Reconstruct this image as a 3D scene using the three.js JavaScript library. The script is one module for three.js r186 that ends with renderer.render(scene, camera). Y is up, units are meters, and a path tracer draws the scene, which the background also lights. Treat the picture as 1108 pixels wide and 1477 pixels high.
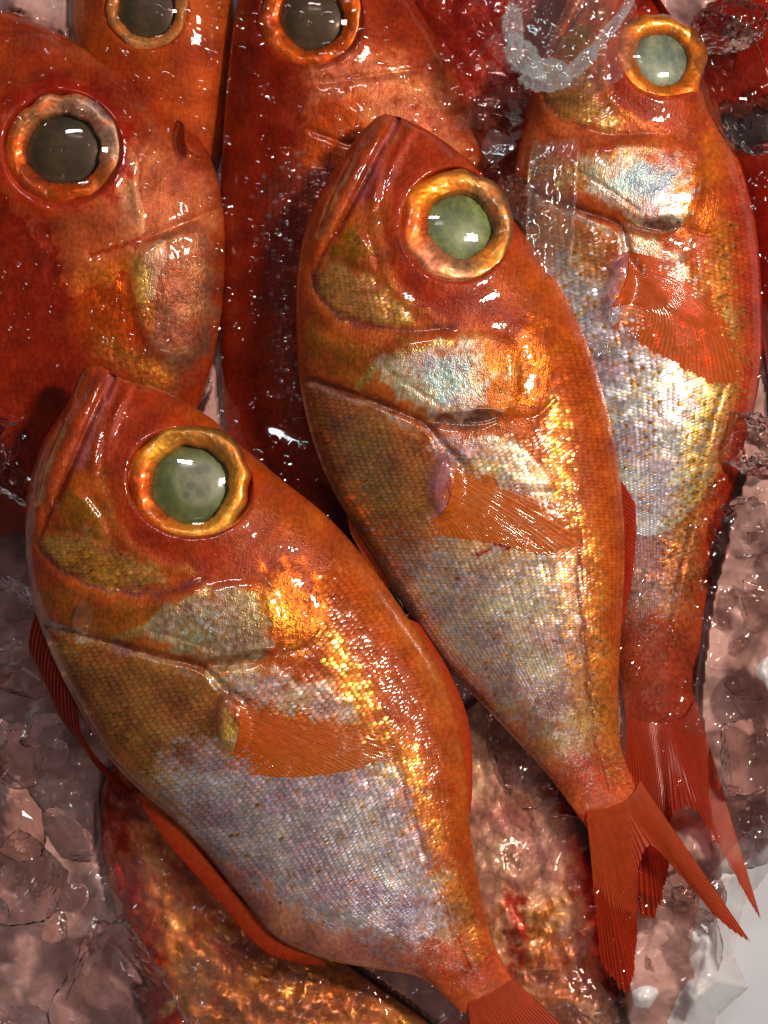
import * as THREE from 'three';
import { mergeGeometries } from 'three/addons/utils/BufferGeometryUtils.js';
import { ConvexGeometry } from 'three/addons/geometries/ConvexGeometry.js';
import { RectAreaLightUniformsLib } from 'three/addons/lights/RectAreaLightUniformsLib.js';
import { createNoise2D, createNoise3D } from 'simplex-noise';

// ------------------------------------------------------------------ camera, light, exposure
const scene = new THREE.Scene();
const CAM_H = 1.15, HALF = 0.2135;                     // camera height (m), tan of half the vertical field of view
const camera = new THREE.PerspectiveCamera(2 * Math.atan(HALF) * 180 / Math.PI, 0.75, 0.05, 20);
camera.position.set(0, CAM_H, 0);
camera.up.set(0, 0, -1);
camera.lookAt(0, 0, 0);
const renderer = new THREE.WebGLRenderer({ antialias: true });
renderer.toneMapping = THREE.LinearToneMapping;
renderer.toneMappingExposure = 0.84;
renderer.shadowMap.enabled = true;
scene.background = new THREE.Color(0.045, 0.042, 0.045);   // dim hall round the stall
RectAreaLightUniformsLib.init();
const LAMPS = [   // [position, aims at, width, height, intensity, colour]
  ['warm_lamp', [0.76, 1.22, -0.36], [0.0, 0.06, 0.02], 0.20, 0.12, 300, [1.0, 0.89, 0.72], 'warm square lamp hung over the right end of the tray'],
  ['cool_tube_lamp', [-0.06, 1.72, -0.98], [0, 0.06, 0], 0.40, 0.08, 74, [0.92, 0.96, 1.0], 'cool white tube lamp hung over the fish heads'],
  ['cool_tube_lamp', [0.36, 1.76, 0.98], [0, 0.06, 0], 0.40, 0.08, 34, [0.95, 0.97, 1.0], 'cool white tube lamp hung over the fish tails'],
];

// ------------------------------------------------------------------ helpers
const PI = Math.PI, { clamp, lerp, smoothstep } = THREE.MathUtils;
let seedState = 12345;
const rnd = () => { seedState = (seedState + 0x6d2b79f5) | 0; let t = Math.imul(seedState ^ (seedState >>> 15), 1 | seedState); t = (t + Math.imul(t ^ (t >>> 7), 61 | t)) ^ t; return ((t ^ (t >>> 14)) >>> 0) / 4294967296; };
const reseed = (n) => { seedState = n; };
const n2 = createNoise2D(rnd), n3 = createNoise3D(rnd);
const fbm = (x, y, o = 3) => { let s = 0, a = 0.5; for (let i = 0; i < o; i++, a *= 0.5, x = x * 2.03 + 7.1, y = y * 2.03 + 3.3) s += a * n2(x, y); return s; };
const hash = (i, j, k = 0) => { let h = Math.imul(i | 0, 374761393) + Math.imul(j | 0, 668265263) + Math.imul(k | 0, 2147483647 ^ 0x5bd1e995); h = Math.imul(h ^ (h >>> 13), 1274126177); return ((h ^ (h >>> 16)) >>> 0) / 4294967296; };
const K = (y) => 2 * HALF * (CAM_H - y) / 1477;        // metres per photograph pixel on a level y
const W = (px, py, y) => new THREE.Vector3((px - 554) * K(y), y, (py - 738.5) * K(y));
const MM = 0.000316;                                   // one photograph pixel, about, in metres
const curve = (pts, n) => new THREE.CatmullRomCurve3(pts.map(([x, y]) => new THREE.Vector3(x, y, 0)), false, 'centripetal').getSpacedPoints(n);
const used = {};
const numbered = (name) => { const n = used[name] = (used[name] ?? -1) + 1; return n ? `${name}_${String(n).padStart(3, '0')}` : name; };
const shade = (m) => { m.castShadow = m.receiveShadow = true; return m; };
function tag(o, label, category, group, kind) { if (label) o.userData.label = label; if (category) o.userData.category = category; if (group) o.userData.group = group; if (kind) o.userData.kind = kind; return o; }
function addMesh(name, geometry, material, parent) { const m = shade(new THREE.Mesh(geometry, material)); m.name = parent === scene ? numbered(name) : name; parent.add(m); return m; }
const lin = (c) => new THREE.Color().setRGB(c[0] / 255, c[1] / 255, c[2] / 255, THREE.SRGBColorSpace);

// soft masks over a pixel box: polygons and strokes, blurred
function blur(a, w, h, r) {
  if (r < 0.5) return a;
  const rad = Math.max(1, Math.round(r * 0.6)), b = new Float32Array(a.length), inv = 1 / (2 * rad + 1);
  for (let pass = 0; pass < 3; pass++) {
    for (let y = 0; y < h; y++) { let s = 0, o = y * w; for (let x = -rad; x <= rad; x++) s += a[o + clamp(x, 0, w - 1)]; for (let x = 0; x < w; x++) { b[o + x] = s * inv; s += a[o + Math.min(w - 1, x + rad + 1)] - a[o + Math.max(0, x - rad)]; } }
    for (let x = 0; x < w; x++) { let s = 0; for (let y = -rad; y <= rad; y++) s += b[clamp(y, 0, h - 1) * w + x]; for (let y = 0; y < h; y++) { a[y * w + x] = s * inv; s += b[Math.min(h - 1, y + rad + 1) * w + x] - b[Math.max(0, y - rad) * w + x]; } }
  }
  return a;
}
function mask(box, L) {
  const w = box.w, h = box.h, cv = document.createElement('canvas');
  cv.width = w; cv.height = h;
  const g = cv.getContext('2d');
  g.fillStyle = '#000'; g.fillRect(0, 0, w, h); g.fillStyle = '#fff'; g.strokeStyle = '#fff'; g.lineCap = 'round'; g.lineJoin = 'round';
  const pts = (L.poly || L.line);
  const c = L.sharp ? pts.map(([x, y]) => ({ x, y })) : (L.poly ? new THREE.CatmullRomCurve3(pts.map(([x, y]) => new THREE.Vector3(x, y, 0)), true, 'centripetal').getPoints(pts.length * 6) : curve(pts, pts.length * 8));
  g.beginPath();
  c.forEach((p, i) => i ? g.lineTo(p.x - box.x, p.y - box.y) : g.moveTo(p.x - box.x, p.y - box.y));
  if (L.poly) { g.closePath(); g.fill(); } else { g.lineWidth = L.w || 3; g.stroke(); }
  const d = g.getImageData(0, 0, w, h).data, a = new Float32Array(w * h);
  for (let i = 0; i < a.length; i++) a[i] = d[i * 4] / 255;
  return blur(a, w, h, L.blur ?? 6);
}
const pick = (a, box, px, py) => {
  const x = clamp(px - box.x, 0, box.w - 1.001), y = clamp(py - box.y, 0, box.h - 1.001), i = x | 0, j = y | 0, fx = x - i, fy = y - j, o = j * box.w + i;
  return (a[o] * (1 - fx) + a[o + 1] * fx) * (1 - fy) + (a[o + box.w] * (1 - fx) + a[o + box.w + 1] * fx) * fy;
};
// world height of what lies on top, and of the lowest underside, per photograph pixel (grid of 2 px)
const GX = -60, GY = -60, GS = 2, GW = 620, GH = 810;
const under = new Float32Array(GW * GH).fill(9);

// ------------------------------------------------------------------ fish
function makeTexture(data, w, h, srgb, type = THREE.UnsignedByteType, format = THREE.RGBAFormat) {
  const t = new THREE.DataTexture(data, w, h, format, type);
  t.magFilter = THREE.LinearFilter; t.minFilter = THREE.LinearFilter; t.wrapS = t.wrapT = THREE.ClampToEdgeWrapping;
  if (srgb) t.colorSpace = THREE.SRGBColorSpace;
  t.needsUpdate = true;
  return t;
}

function makeFish(S) {
  const NU = S.nu ?? 470, NT = S.nt ?? 200, NB = 20;
  const B = curve(S.belly, NU), D = curve(S.back, NU);
  const xs = [...B, ...D].map((p) => p.x), ys = [...B, ...D].map((p) => p.y);
  const box = { x: Math.floor(Math.min(...xs)) - 8, y: Math.floor(Math.min(...ys)) - 8 };
  box.w = Math.ceil(Math.max(...xs)) + 8 - box.x; box.h = Math.ceil(Math.max(...ys)) + 8 - box.y;
  const N = box.w * box.h;
  const root = new THREE.Group();
  root.name = numbered(S.name ?? 'fish');
  // height of the body's own level along the fish
  const level = (u) => { const P = S.levels; for (let i = 1; i < P.length; i++) if (u <= P[i][0]) { const f = (u - P[i - 1][0]) / (P[i][0] - P[i - 1][0]); return lerp(P[i - 1][1], P[i][1], f * f * (3 - 2 * f)); } return P[P.length - 1][1]; };
  const TH = S.thick ?? [[0, 0.02], [0.03, 0.24], [0.1, 0.52], [0.2, 0.8], [0.35, 1], [0.5, 0.98], [0.7, 0.72], [0.85, 0.44], [0.93, 0.24], [0.975, 0.10], [1, 0.035]];
  const thick = (u) => { for (let i = 1; i < TH.length; i++) if (u <= TH[i][0]) { const f = (u - TH[i - 1][0]) / (TH[i][0] - TH[i - 1][0]); return lerp(TH[i - 1][1], TH[i][1], f) * S.H; } return TH[TH.length - 1][1] * S.H; };
  const TS = []; for (let i = 0; i <= NU; i++) TS.push(thick(i / NU));
  for (let k = 0; k < 3; k++) for (let i = 2; i < NU - 1; i++) TS[i] = (TS[i - 2] + TS[i - 1] + TS[i] + TS[i + 1] + TS[Math.min(NU, i + 2)]) / 5;
  const prof = (t) => Math.pow(Math.max(0, 1 - Math.pow(Math.abs(t), 2.25)), 0.6);
  // relief
  const R = new Float32Array(N);
  for (const L of S.relief ?? []) { const m = mask(box, L); for (let i = 0; i < N; i++) R[i] += m[i] * L.amp; }
  // colour, metal, gloss, scales
  const C = [0, 1, 2].map((k) => new Float32Array(N).fill(S.base[k])), M = new Float32Array(N).fill(S.metal ?? 0.1), Q = new Float32Array(N).fill(S.rough ?? 0.42);
  const G = new Float32Array(N), V = new Float32Array(N), X = new Float32Array(N);
  for (const L of S.paint ?? []) {
    const m = mask(box, L), a = L.a ?? 1, sc = L.ns ?? 30, na = L.n ?? 0.35;
    const wp = L.warp ?? (L.poly ? 11 : 4), pts = L.poly || L.line, pad = (L.blur ?? 6) * 2.2 + (L.w ?? 0) + wp * 1.6 + 4;
    const x0 = clamp(Math.floor(Math.min(...pts.map((p) => p[0])) - pad - box.x), 0, box.w), x1 = clamp(Math.ceil(Math.max(...pts.map((p) => p[0])) + pad - box.x), 0, box.w), y0 = clamp(Math.floor(Math.min(...pts.map((p) => p[1])) - pad - box.y), 0, box.h), y1 = clamp(Math.ceil(Math.max(...pts.map((p) => p[1])) + pad - box.y), 0, box.h);
    for (let y = y0; y < y1; y++) for (let x = x0, i = y * box.w + x0; x < x1; x++, i++) {
      if (x + box.x < -40 || x + box.x > 1150 || y + box.y < -40 || y + box.y > 1520) continue;
            const X0 = x + box.x, Y0 = y + box.y, mm = wp ? pick(m, box, X0 + wp * fbm(X0 / 45 + 3, Y0 / 45, 2) * 2, Y0 + wp * fbm(X0 / 45, Y0 / 45 + 17, 2) * 2) : m[i];
      if (mm < 0.004) continue;
      const q = na > 0 ? clamp(1 + na * 2.2 * fbm((x + box.x) / sc, (y + box.y) / sc, 3), 0, 1.4) : 1, v = Math.min(1, mm * a * q);
      if (L.c) { C[0][i] += (L.c[0] - C[0][i]) * v; C[1][i] += (L.c[1] - C[1][i]) * v; C[2][i] += (L.c[2] - C[2][i]) * v; }
      if (L.m !== undefined) M[i] += (L.m - M[i]) * v;
      if (L.r !== undefined) Q[i] += (L.r - Q[i]) * v;
      if (L.gold !== undefined) G[i] += (L.gold - G[i]) * v;
      if (L.silver !== undefined) V[i] += (L.silver - V[i]) * v;
      if (L.scale !== undefined) X[i] += (L.scale - X[i]) * Math.min(1, m[i]);
    }
  }
  // scale lattice in the body's own coordinates
  const NR = S.rows ?? 48, cum = new Float32Array(NU + 1), len = [];
  for (let i = 1; i <= NU; i++) {
    const wd = Math.max(B[i].distanceTo(D[i]), 60), st = (B[i].distanceTo(B[i - 1]) + D[i].distanceTo(D[i - 1])) / 2;
    cum[i] = cum[i - 1] + st / (wd / NR * 0.72);
  }
  const at = (u, t) => { const f = clamp(u, 0, 1) * NU, i = Math.min(NU - 1, f | 0), g = f - i, v = (t + 1) / 2; return [lerp(lerp(B[i].x, B[i + 1].x, g), lerp(D[i].x, D[i + 1].x, g), v), lerp(lerp(B[i].y, B[i + 1].y, g), lerp(D[i].y, D[i + 1].y, g), v)]; };
  const cAt = (u) => { const f = clamp(u, 0, 1) * NU, i = Math.min(NU - 1, f | 0); return lerp(cum[i], cum[i + 1], f - i); };
  const uAt = (c) => { let lo = 0, hi = NU; while (hi - lo > 1) { const m = (lo + hi) >> 1; if (cum[m] <= c) lo = m; else hi = m; } return (lo + (c - cum[lo]) / Math.max(1e-6, cum[hi] - cum[lo])) / NU; };
  const LA = 1.75, LB = 0.8;                         // a scale's reach backwards and half width, in cells
  function scaleAt(c, r) {                            // the foremost scale that covers the point
    let best = null;
    for (let j = Math.floor(r) - 1; j <= Math.floor(r) + 1; j++) for (let i = Math.floor(c) - 2; i <= Math.floor(c); i++) {
      const ci = i + 0.5 * (j & 1), a = (c - ci) / LA, b = (r - j - 0.5) / LB;
      if (a < 0 || a > 1 || Math.abs(b) > 1) continue;
      if (a > 0.45 && ((a - 0.45) / 0.55) ** 2 + b * b > 1) continue;
      if (!best || ci < best[2]) best = [i, j, ci, a, b];
    }
    return best;
  }
  const SEED = S.seed ?? 1;
  const wobble = S.wobble ?? 0;
  const yTop = (u, t, px, py) => {
    const f = clamp(u, 0, 1) * NU, i = Math.min(NU - 1, f | 0), th = lerp(TS[i], TS[i + 1], f - i), p = prof(t), e = Math.min(1, (1 - Math.abs(t)) * 7);
    let bumps = 0.20 * n2(px / 7, py / 7) + 1.2 * fbm(px / 60 + 9, py / 60, 2);
    if (wobble) bumps += wobble * (fbm(px / 48, py / 48, 2) + 0.5 * Math.abs(n2(px / 60 + 3, py / 90)));
    return level(u) + (S.lean ?? 0) * t * th * MM + (th * p + e * (pick(R, box, px, py) + bumps)) * MM;
  };
  // ---- body mesh
  const pos = [], uv = [], idx = [], row = NT + 1 + NB - 1;
  for (let i = 0; i <= NU; i++) {
    const u = i / NU;
    for (let j = 0; j <= NT; j++) {
      const t = lerp(j / NT * 2 - 1, Math.sin((j / NT - 0.5) * PI), 0.55), [px, py] = at(u, t), y = yTop(u, t, px, py), p = W(px, py, y);
      pos.push(p.x, p.y, p.z); uv.push(u, (t + 1) / 2);
    }
    for (let j = 1; j < NB; j++) {
      const t = Math.sin((0.5 - j / NB) * PI), [px, py] = at(u, t), y0 = level(u) + (S.lean ?? 0) * t * TS[i] * MM, y = y0 - TS[i] * prof(t) * MM * 0.85, p = W(px, py, y0);
      pos.push(p.x, y, p.z); uv.push(u, (t + 1) / 2);
      const gx = Math.round((px - GX) / GS), gy = Math.round((py - GY) / GS);
      for (let dy = -3; dy <= 3; dy++) for (let dx = -4; dx <= 4; dx++) { const X2 = gx + dx, Y2 = gy + dy; if (X2 >= 0 && Y2 >= 0 && X2 < GW && Y2 < GH) under[Y2 * GW + X2] = Math.min(under[Y2 * GW + X2], y); }
    }
  }
  for (let i = 0; i < NU; i++) for (let j = 0; j < row; j++) {
    const j2 = (j + 1) % row, a = i * row + j, b = i * row + j2, c = a + row, d = b + row;
    idx.push(a, b, c, b, d, c);
  }
  { const c0 = pos.length / 3; let sx = 0, sy = 0, sz = 0; for (let j = 0; j < row; j++) { const o = (NU * row + j) * 3; sx += pos[o]; sy += pos[o + 1]; sz += pos[o + 2]; } pos.push(sx / row, sy / row, sz / row); uv.push(1, 0.5); for (let j = 0; j < row; j++) idx.push(NU * row + j, NU * row + (j + 1) % row, c0); }
  const geo = new THREE.BufferGeometry();
  geo.setAttribute('position', new THREE.Float32BufferAttribute(pos, 3)); geo.setAttribute('uv', new THREE.Float32BufferAttribute(uv, 2)); geo.setIndex(idx);
  geo.computeVertexNormals();
  // ---- textures over (along, across)
  const TW = S.tw ?? 1400, TH2 = S.th ?? 760, col = new Uint8Array(TW * TH2 * 4), mr = new Uint8Array(TW * TH2 * 4), bp = new Float32Array(TW * TH2);
  for (let x = 0; x < TW; x++) {
    const u = (x + 0.5) / TW, c = cAt(u);
    for (let y = 0; y < TH2; y++) {
      const v = (y + 0.5) / TH2, t = v * 2 - 1, [px, py] = at(u, t);
      if (px < -60 || px > 1170 || py < -60 || py > 1540) { const o = (y * TW + x) * 4; col[o] = S.base[0]; col[o + 1] = S.base[1]; col[o + 2] = S.base[2]; col[o + 3] = mr[o + 3] = 255; mr[o + 1] = 110; bp[y * TW + x] = 0.5; continue; }
      let r = pick(C[0], box, px, py), g = pick(C[1], box, px, py), b = pick(C[2], box, px, py), m = pick(M, box, px, py), q = pick(Q, box, px, py);
      const xs2 = pick(X, box, px, py);
      const f1 = n2(px / 3.1, py / 3.1), f2 = n2(px / 11, py / 11 + 40), f3 = n2(px / 60 + 20, py / 60);
      const f4 = fbm(px / 130 + 3, py / 90, 3), st = n2(px / 5 + py / 40, (py - px * 0.3) / 46);
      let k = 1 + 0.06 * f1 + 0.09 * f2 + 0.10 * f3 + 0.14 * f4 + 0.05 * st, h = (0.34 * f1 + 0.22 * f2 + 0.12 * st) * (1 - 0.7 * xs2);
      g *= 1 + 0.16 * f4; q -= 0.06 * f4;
      if (xs2 > 0.02) {
        const s = scaleAt(c, v * NR);
        if (s) {
          const r0 = hash(s[0], s[1], SEED), r1 = hash(s[0], s[1], SEED + 1), r2 = hash(s[0], s[1], SEED + 2), [hx, hy] = at(uAt(s[2] + 0.8), (s[1] + 0.5) / NR * 2 - 1), pt = clamp(0.8 + 1.3 * fbm(hx / 38 + 5, hy / 22, 2), 0, 1.7), gl = pick(G, box, px, py) * pt, sv = pick(V, box, px, py) * pt;
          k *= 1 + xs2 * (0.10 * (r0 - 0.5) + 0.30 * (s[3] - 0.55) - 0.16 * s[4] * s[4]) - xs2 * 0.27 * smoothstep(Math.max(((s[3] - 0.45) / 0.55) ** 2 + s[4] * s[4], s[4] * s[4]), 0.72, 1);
          const core = smoothstep(1 - Math.hypot((s[3] - 0.62) / 0.42, s[4] / 0.8), 0, 0.5);
          if (r1 < gl) { const a = core * (0.55 + 0.45 * r2); r = lerp(r, 250, a); g = lerp(g, 178 - 30 * r0, a); b = lerp(b, 66 + 20 * r2, a); m = lerp(m, 0.95, a); q = lerp(q, 0.26, a); }
          else if (r2 < sv) { const a = core * (0.35 + 0.4 * r0); r = lerp(r, 196, a); g = lerp(g, 194, a); b = lerp(b, 212, a); m = lerp(m, 0.8, a); q = lerp(q, 0.28, a); }
          h += xs2 * (1.2 * s[3] - 0.5 * s[4] * s[4]);
        }
      }
      // red pigment cells strewn over the skin
      const dots = smoothstep(n2(px / 2.3 + 50, py / 2.3), 0.35, 0.75) * (S.dots ?? 0.28);
      r = lerp(r * k, 150, dots * 0.55); g = lerp(g * k, 45, dots * 0.55); b = lerp(b * k, 15, dots * 0.55);
      const o = (y * TW + x) * 4;
      col[o] = clamp(r, 0, 255); col[o + 1] = clamp(g, 0, 255); col[o + 2] = clamp(b, 0, 255); col[o + 3] = 255;
      mr[o] = 0; mr[o + 1] = 255 * clamp(q + 0.08 * f2, 0.08, 1); mr[o + 2] = 255 * clamp(m, 0, 1); mr[o + 3] = 255;
      bp[y * TW + x] = h * 0.25 + 0.5;
    }
  }
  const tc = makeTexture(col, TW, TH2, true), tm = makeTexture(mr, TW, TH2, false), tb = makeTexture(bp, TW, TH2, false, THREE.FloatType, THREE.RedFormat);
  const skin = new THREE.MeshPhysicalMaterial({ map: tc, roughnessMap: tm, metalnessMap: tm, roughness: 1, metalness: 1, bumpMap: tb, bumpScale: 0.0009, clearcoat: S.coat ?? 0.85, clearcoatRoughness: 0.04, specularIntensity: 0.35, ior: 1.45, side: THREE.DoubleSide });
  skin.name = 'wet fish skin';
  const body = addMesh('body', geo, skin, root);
  // ---- raised scales: thin overlapping plates
  if (S.plates !== false) {
    const pp = [], pu = [], pi = [], cmax = Math.floor(cum[NU]);
    for (let ci = 0; ci < cmax - 2; ci++) for (let j = 1; j < NR - 1; j++) {
      const c0 = ci + 0.5 * (j & 1), um = uAt(c0 + 0.8), tm2 = (j + 0.5) / NR * 2 - 1, [mx, my] = at(um, tm2);
      if (Math.abs(tm2) > 0.93 || mx < -30 || mx > 1140 || my < -30 || my > 1500 || pick(X, box, mx, my) < 0.45 + 0.3 * (hash(ci, j, 9) - 0.5)) continue;
      const base = pp.length / 3, tiltA = (hash(ci, j, SEED + 5) - 0.5) * 0.5 + 0.6 * n2(mx / 30, my / 30), tiltB = (hash(ci, j, SEED + 6) - 0.5) * 0.6 + 0.7 * n2(mx / 26 + 9, my / 26), cell = Math.max(B[(um * NU) | 0].distanceTo(D[(um * NU) | 0]), 60) / NR;
      for (let ia = 0; ia < 4; ia++) for (let ib = 0; ib < 3; ib++) {
        const a = [0.12, 0.42, 0.8, 1][ia], b = (ib - 1) * [0.8, 1, 0.72, 0.3][ia], u = uAt(c0 + a * LA), t = ((j + 0.5 + b * LB) / NR) * 2 - 1, [px, py] = at(u, t);
        const fadeIn = smoothstep(pick(X, box, px, py), 0.3, 0.95);
        const lift = cell * (0.01 + 0.99 * fadeIn) * (0.02 + 0.20 * a + 0.11 * (1 - b * b) * Math.sin(a * PI) + tiltA * 0.16 * (a - 0.3) + tiltB * 0.12 * b);
        const y = yTop(u, t, px, py) + lift * MM, p = W(px, py, y);
        pp.push(p.x, p.y, p.z); pu.push(u, (t + 1) / 2);
      }
      for (let ia = 0; ia < 3; ia++) for (let ib = 0; ib < 2; ib++) { const a = base + ia * 3 + ib; pi.push(a, a + 1, a + 3, a + 1, a + 4, a + 3); }
    }
    if (pi.length) {
      const g = new THREE.BufferGeometry();
      g.setAttribute('position', new THREE.Float32BufferAttribute(pp, 3)); g.setAttribute('uv', new THREE.Float32BufferAttribute(pu, 2)); g.setIndex(pi); g.computeVertexNormals();
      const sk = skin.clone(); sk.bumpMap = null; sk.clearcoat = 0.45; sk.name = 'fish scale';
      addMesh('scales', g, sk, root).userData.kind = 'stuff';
    }
  }
  // ---- height over a pixel, for what sits on the body
  const inv = (px, py) => { let bu = 0.5, bt = 0, bd = 1e9; for (let i = 0; i <= NU; i += 4) { const b = B[i], d = D[i], ex = d.x - b.x, ey = d.y - b.y, l2 = ex * ex + ey * ey || 1, f = clamp(((px - b.x) * ex + (py - b.y) * ey) / l2, -0.2, 1.2), dx = b.x + ex * f - px, dy = b.y + ey * f - py, dd = dx * dx + dy * dy; if (dd < bd) { bd = dd; bu = i / NU; bt = f * 2 - 1; } } return [bu, bt]; };
  const top = (px, py) => { const [u, t] = inv(px, py); return yTop(u, clamp(t, -1, 1), px, py); };
  const smoothTop = (px, py) => { const [u, t] = inv(px, py), f = u * NU | 0; return level(u) + (S.lean ?? 0) * t * TS[f] * MM + TS[f] * prof(clamp(t, -1, 1)) * MM; };
  scene.add(root);
  return { root, top, smoothTop, level, skin, S, box };
}

// ------------------------------------------------------------------ eyes
const glassFilm = new THREE.MeshPhysicalMaterial({ color: 0xffffff, transmission: 1, thickness: 0, roughness: 0.02, ior: 1.42 });
glassFilm.name = 'clear cornea';
function irisTexture(seed, zones, outer, inner) {
  const w = 720, h = 128, data = new Uint8Array(w * h * 4);
  for (let x = 0; x < w; x++) {
    const th = x / w * 2 * PI, cx = Math.cos(th), sy = Math.sin(th), f = x / w * zones.length, i = Math.floor(f) % zones.length, g = f - Math.floor(f), s0 = g * g * (3 - 2 * g), za = zones[i], zb = zones[(i + 1) % zones.length];
    for (let y = 0; y < h; y++) {
      const v = y / h, n = n3(cx * 1.6 + seed, sy * 1.6, v * 1.6), s = n3(cx * 7 + seed, sy * 7, v * 3.5), f1 = n3(cx * 19, sy * 19 + seed, v * 9), f2 = n3(cx * 42, sy * 42 + seed, v * 16);
      const edge = smoothstep(v + 0.10 * n + 0.05 * s, 0.66, 0.98), inn = 1 - smoothstep(v + 0.16 * n + 0.08 * s, 0.02, 0.30), k = 1 + 0.20 * n + 0.12 * s + 0.08 * f1 + 0.07 * f2, o = (y * w + x) * 4, band = smoothstep(s + n, 0.25, 0.9) * 0.45;
      for (let ch = 0; ch < 3; ch++) { let q = lerp(za[ch], zb[ch], s0); q = lerp(q, [176, 74, 20][ch], band); q = lerp(q, outer[ch], edge * 0.9); q = lerp(q, inner[ch], inn * clamp(0.5 + 1.1 * n, 0, 1)); data[o + ch] = clamp(q * k, 0, 255); }
      data[o + 3] = 255;
    }
  }
  const t = makeTexture(data, w, h, true); t.wrapS = THREE.RepeatWrapping; return t;
}
function pupilTexture(seed, a, b, streak, spots) {
  const w = 320, data = new Uint8Array(w * w * 4);
  for (let y = 0; y < w; y++) for (let x = 0; x < w; x++) {
    const dx = (x / w - 0.5) * 2, dy = (y / w - 0.5) * 2, r = Math.hypot(dx + 0.12, dy - 0.1), th = Math.atan2(dy - 0.1, dx + 0.12);
    const ray = n3(Math.cos(th) * 7 + seed, Math.sin(th) * 7, r * 3.4), fine = n3(Math.cos(th) * 18 + seed, Math.sin(th) * 18, r * 5), lo = n2(dx * 0.9 + seed, dy * 0.9), cl = fbm(dx * 2.5 + seed * 3, dy * 2.5, 3), sc = smoothstep(1 - Math.abs(n2(dx * 3 + seed, dy * 1.2 + 4) * 6), 0.3, 1);
    const m = clamp(0.5 + 0.8 * lo + 0.3 * cl, 0, 1); let k = 1 + streak * (0.16 * ray * smoothstep(r, 0.1, 0.5) + 0.12 * fine * smoothstep(r, 0.3, 0.7) + 0.12 * sc) + 0.16 * cl;
    let haze = 0, dark = 0;
    if (spots) { const q = Math.hypot(dx - 0.16, dy + 0.06) + 0.10 * cl; haze = 1 - smoothstep(q, 0.5, 0.66); for (const [ux, uy, ur] of [[0.22, -0.34, 0.12], [0.40, -0.36, 0.13], [0.02, 0.04, 0.14], [0.24, 0.22, 0.14], [0.42, 0.1, 0.08], [-0.1, 0.26, 0.1]]) dark = Math.max(dark, 1 - smoothstep(Math.hypot(dx - ux, dy - uy), ur * 0.55, ur * 1.1)); }
    const o = (y * w + x) * 4;
    for (let ch = 0; ch < 3; ch++) { let q = lerp(a[ch], b[ch], m) * k; q = lerp(q, [128, 122, 100][ch] * (1 + 0.2 * cl), haze * 0.75); q = lerp(q, [62, 68, 56][ch], dark * 0.4); data[o + ch] = clamp(q, 0, 255); }
    data[o + 3] = 255;
  }
  return makeTexture(data, w, w, true);
}
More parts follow.
